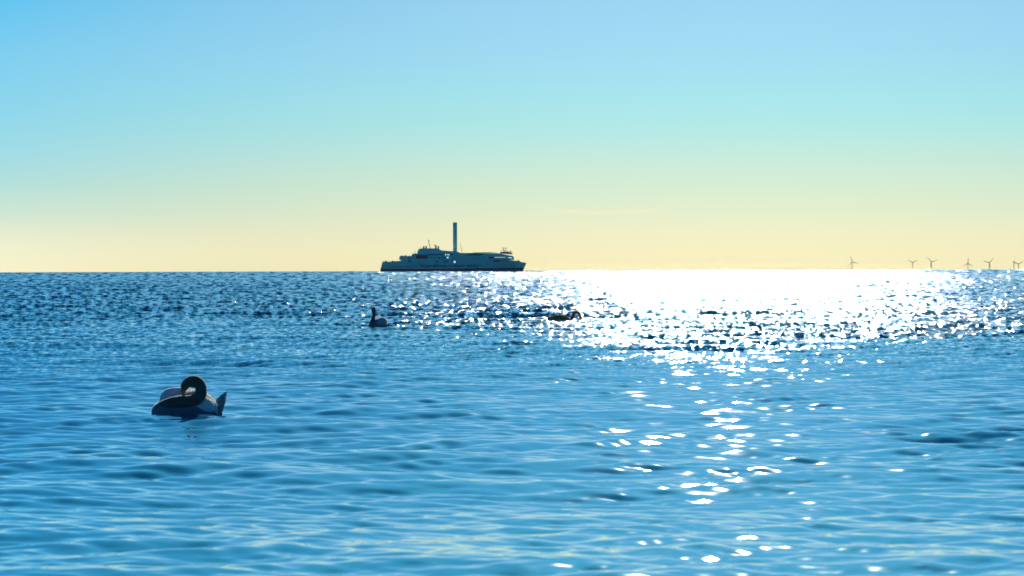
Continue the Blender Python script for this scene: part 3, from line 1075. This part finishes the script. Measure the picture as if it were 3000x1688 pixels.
for i in range(5):
    b = (P(1060 + 12 * i, 0)[0], -0.08, P(0, 690 + 22 * i)[1])
    e_ = (P(1150 + 6 * i, 0)[0], -0.075, P(0, 752 + 20 * i)[1])
    put_feather(FS, wing, b, e_, 0.3)
bm = bmesh.new()
body_loft(bm, [(P(1110, 0)[0], P(0, 700)[1], P(0, 830)[1], 0.05, 0.03), (P(1160, 0)[0], P(0, 690)[1], P(0, 840)[1], 0.05, 0.03), (P(1215, 0)[0], P(0, 720)[1], P(0, 815)[1], 0.025, 0.03)], 16)
tail = skin('tail', bm, M_PLUM_SHADE, sw, 0.011, 2)
for i, (ex, ez) in enumerate(((1293, 476), (1290, 505), (1284, 540), (1280, 575), (1276, 610), (1264, 650), (1248, 690), (1232, 725))):
    b = (P(1132 + 9 * i, 0)[0], -0.03 + 0.014 * i, P(0, 640 + 20 * i)[1])
    e_ = (P(ex, 0)[0], -0.06 + 0.022 * i, P(0, ez)[1])
    put_feather(FT, tail, b, e_, 1.35 - 0.06 * i)

# --- upright swan in the middle distance
sw, D = swan_base('swan', 1040 + 950 / 14.49, 880 + 1172 / 14.49, 'upright swan below the stern of the ferry, neck raised straight up', 0.03)
U = 71.8 / F_PX / 14.49
P = local(U, 950, 1172)
bm = bmesh.new()
body_loft(bm, [(P(512, 0)[0], P(0, 1140)[1], P(0, 1230)[1], 0.02, -0.18), (P(560, 0)[0], P(0, 1070)[1], P(0, 1250)[1], 0.08, -0.16),
               (P(640, 0)[0], P(0, 960)[1], P(0, 1270)[1], 0.14, -0.12), (P(760, 0)[0], P(0, 880)[1], P(0, 1280)[1], 0.19, -0.06),
               (P(900, 0)[0], P(0, 800)[1], P(0, 1280)[1], 0.23, 0.0), (P(1080, 0)[0], P(0, 790)[1], P(0, 1280)[1], 0.26, 0.10),
               (P(1250, 0)[0], P(0, 810)[1], P(0, 1270)[1], 0.22, 0.2), (P(1350, 0)[0], P(0, 910)[1], P(0, 1250)[1], 0.15, 0.26),
               (P(1410, 0)[0], P(0, 1080)[1], P(0, 1220)[1], 0.05, 0.3)])
skin('body', bm, M_PLUM_SHADE, sw, 0.014, 4)
bm = bmesh.new()
neck_loft(bm, [NP(690, 1080, -0.14, 120), NP(740, 930, -0.15, 100), NP(775, 790, -0.15, 80), NP(795, 660, -0.15, 70), NP(800, 550, -0.15, 72), NP(798, 450, -0.15, 98), NP(790, 385, -0.16, 88)], 6)
skin('neck', bm, M_NECK, sw, 0.010, 3)
bm = bmesh.new()
add_tube(bm, [NP(785, 400, -0.20, 0)[:3], NP(778, 430, -0.27, 0)[:3], NP(772, 470, -0.33, 0)[:3]], [(0.030, 0.024), (0.024, 0.016), (0.014, 0.008)], 10)
bm_obj('bill', bm, M_BILL, sw, True)
bm = bmesh.new()
bmesh.ops.create_icosphere(bm, subdivisions=2, radius=0.016, matrix=Matrix.Translation(NP(788, 385, -0.215, 0)[:3]))
bm_obj('bill_knob', bm, M_KNOB, sw, True)
for s in (-1, 1):
    bm = bmesh.new()
    if s < 0:
        st = [(P(900, 0)[0], P(0, 1000)[1], P(0, 1080)[1], 0.02, -0.2), (P(960, 0)[0], P(0, 830)[1], P(0, 1130)[1], 0.06, -0.17), (P(1080, 0)[0], P(0, 760)[1], P(0, 1140)[1], 0.09, -0.10),
              (P(1220, 0)[0], P(0, 748)[1], P(0, 1120)[1], 0.09, 0.0), (P(1320, 0)[0], P(0, 800)[1], P(0, 1060)[1], 0.06, 0.08), (P(1385, 0)[0], P(0, 900)[1], P(0, 980)[1], 0.02, 0.14)]
    else:
        st = [(P(870, 0)[0], P(0, 800)[1], P(0, 900)[1], 0.02, 0.1), (P(930, 0)[0], P(0, 752)[1], P(0, 960)[1], 0.06, 0.16), (P(1030, 0)[0], P(0, 760)[1], P(0, 960)[1], 0.08, 0.25),
              (P(1150, 0)[0], P(0, 775)[1], P(0, 950)[1], 0.07, 0.34), (P(1250, 0)[0], P(0, 830)[1], P(0, 930)[1], 0.03, 0.40)]
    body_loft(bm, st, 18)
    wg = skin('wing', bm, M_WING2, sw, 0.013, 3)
    for i in range(5):
        b = (st[-3][0], st[-3][4] - 0.04, st[-3][1] - 0.02 - 0.03 * i)
        e_ = (st[-1][0] + 0.05 - 0.01 * i, st[-1][4], st[-1][1] + 0.01 - 0.03 * i)
        put_feather(FE, wg, b, e_, -0.4)
bm = bmesh.new()
add_tube(bm, [NP(1360, 1060, 0.27, 0)[:3], NP(1430, 1100, 0.33, 0)[:3], NP(1475, 1140, 0.37, 0)[:3]], [(0.06, 0.035), (0.05, 0.02), (0.02, 0.006)], 12)
bm_obj('tail', bm, M_TAIL, sw, True)

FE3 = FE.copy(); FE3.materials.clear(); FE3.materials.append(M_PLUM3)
# --- third swan by the glitter
sw, D = swan_base('swan', 1560 + 1050 / 12.88, 880 + 882 / 12.88, 'low swan with neck arched down to the water, beside the sun glitter', 0.07)
U = 78.4 / F_PX / 12.88
P = local(U, 1050, 882)
bm = bmesh.new()
body_loft(bm, [(P(640, 0)[0], P(0, 760)[1], P(0, 860)[1], 0.05, 0.02), (P(700, 0)[0], P(0, 690)[1], P(0, 930)[1], 0.12, 0.02), (P(820, 0)[0], P(0, 640)[1], P(0, 960)[1], 0.18, 0.01),
               (P(980, 0)[0], P(0, 640)[1], P(0, 980)[1], 0.21, 0.0), (P(1150, 0)[0], P(0, 660)[1], P(0, 980)[1], 0.21, 0.0), (P(1300, 0)[0], P(0, 690)[1], P(0, 960)[1], 0.18, -0.02),
               (P(1420, 0)[0], P(0, 745)[1], P(0, 940)[1], 0.13, -0.03), (P(1530, 0)[0], P(0, 815)[1], P(0, 930)[1], 0.05, -0.03)])
skin('body', bm, M_PLUM3, sw, 0.012, 4)
bm = bmesh.new()
neck_loft(bm, [NP(1340, 850, -0.04, 92), NP(1440, 820, -0.04, 80), NP(1500, 745, -0.04, 66), NP(1530, 650, -0.04, 60), NP(1575, 560, -0.045, 60), NP(1650, 520, -0.05, 62), NP(1725, 560, -0.06, 60), NP(1775, 630, -0.07, 56), NP(1808, 690, -0.08, 60), NP(1812, 740, -0.085, 52)], 6)
skin('neck', bm, M_NECK3, sw, 0.009, 3)
bm = bmesh.new()
add_tube(bm, [NP(1815, 745, -0.09, 0)[:3], NP(1800, 800, -0.10, 0)[:3], NP(1772, 852, -0.11, 0)[:3]], [(0.032, 0.034), (0.024, 0.022), (0.012, 0.010)], 10)
bm_obj('bill', bm, M_BILL, sw, True)
bm = bmesh.new()
bmesh.ops.create_icosphere(bm, subdivisions=2, radius=0.014, matrix=Matrix.Translation(NP(1850, 745, -0.10, 0)[:3]))
bm_obj('bill_knob', bm, M_KNOB, sw, True)
for yc in (-0.13, 0.13):
    bm = bmesh.new()
    st = [(P(1440, 0)[0], P(0, 790)[1], P(0, 830)[1], 0.015, yc * 0.7), (P(1340, 0)[0], P(0, 700)[1], P(0, 860)[1], 0.05, yc), (P(1200, 0)[0], P(0, 640)[1], P(0, 870)[1], 0.07, yc * 1.1),
          (P(1050, 0)[0], P(0, 615)[1], P(0, 850)[1], 0.07, yc * 1.1), (P(900, 0)[0], P(0, 620)[1], P(0, 800)[1], 0.05, yc), (P(800, 0)[0], P(0, 630)[1], P(0, 710)[1], 0.02, yc * 0.7)]
    body_loft(bm, st, 18)
    wg = skin('wing', bm, M_PLUM3, sw, 0.012, 3)
    for i in range(6):
        b = (P(900 + 60 * i, 0)[0], yc * 1.2, P(0, 690 + 8 * i)[1])
        e_ = (P(690 + 60 * i, 0)[0], yc * (0.8 + 0.07 * i), P(0, 665 + 14 * i)[1])
        put_feather(FE3, wg, b, e_, 0.4 if yc < 0 else -0.4)
bm = bmesh.new()
add_tube(bm, [NP(700, 780, 0.02, 0)[:3], NP(640, 740, 0.02, 0)[:3], NP(596, 690, 0.02, 0)[:3]], [(0.09, 0.07), (0.08, 0.05), (0.03, 0.01)], 12)
bm_obj('tail', bm, M_TAIL, sw, True)
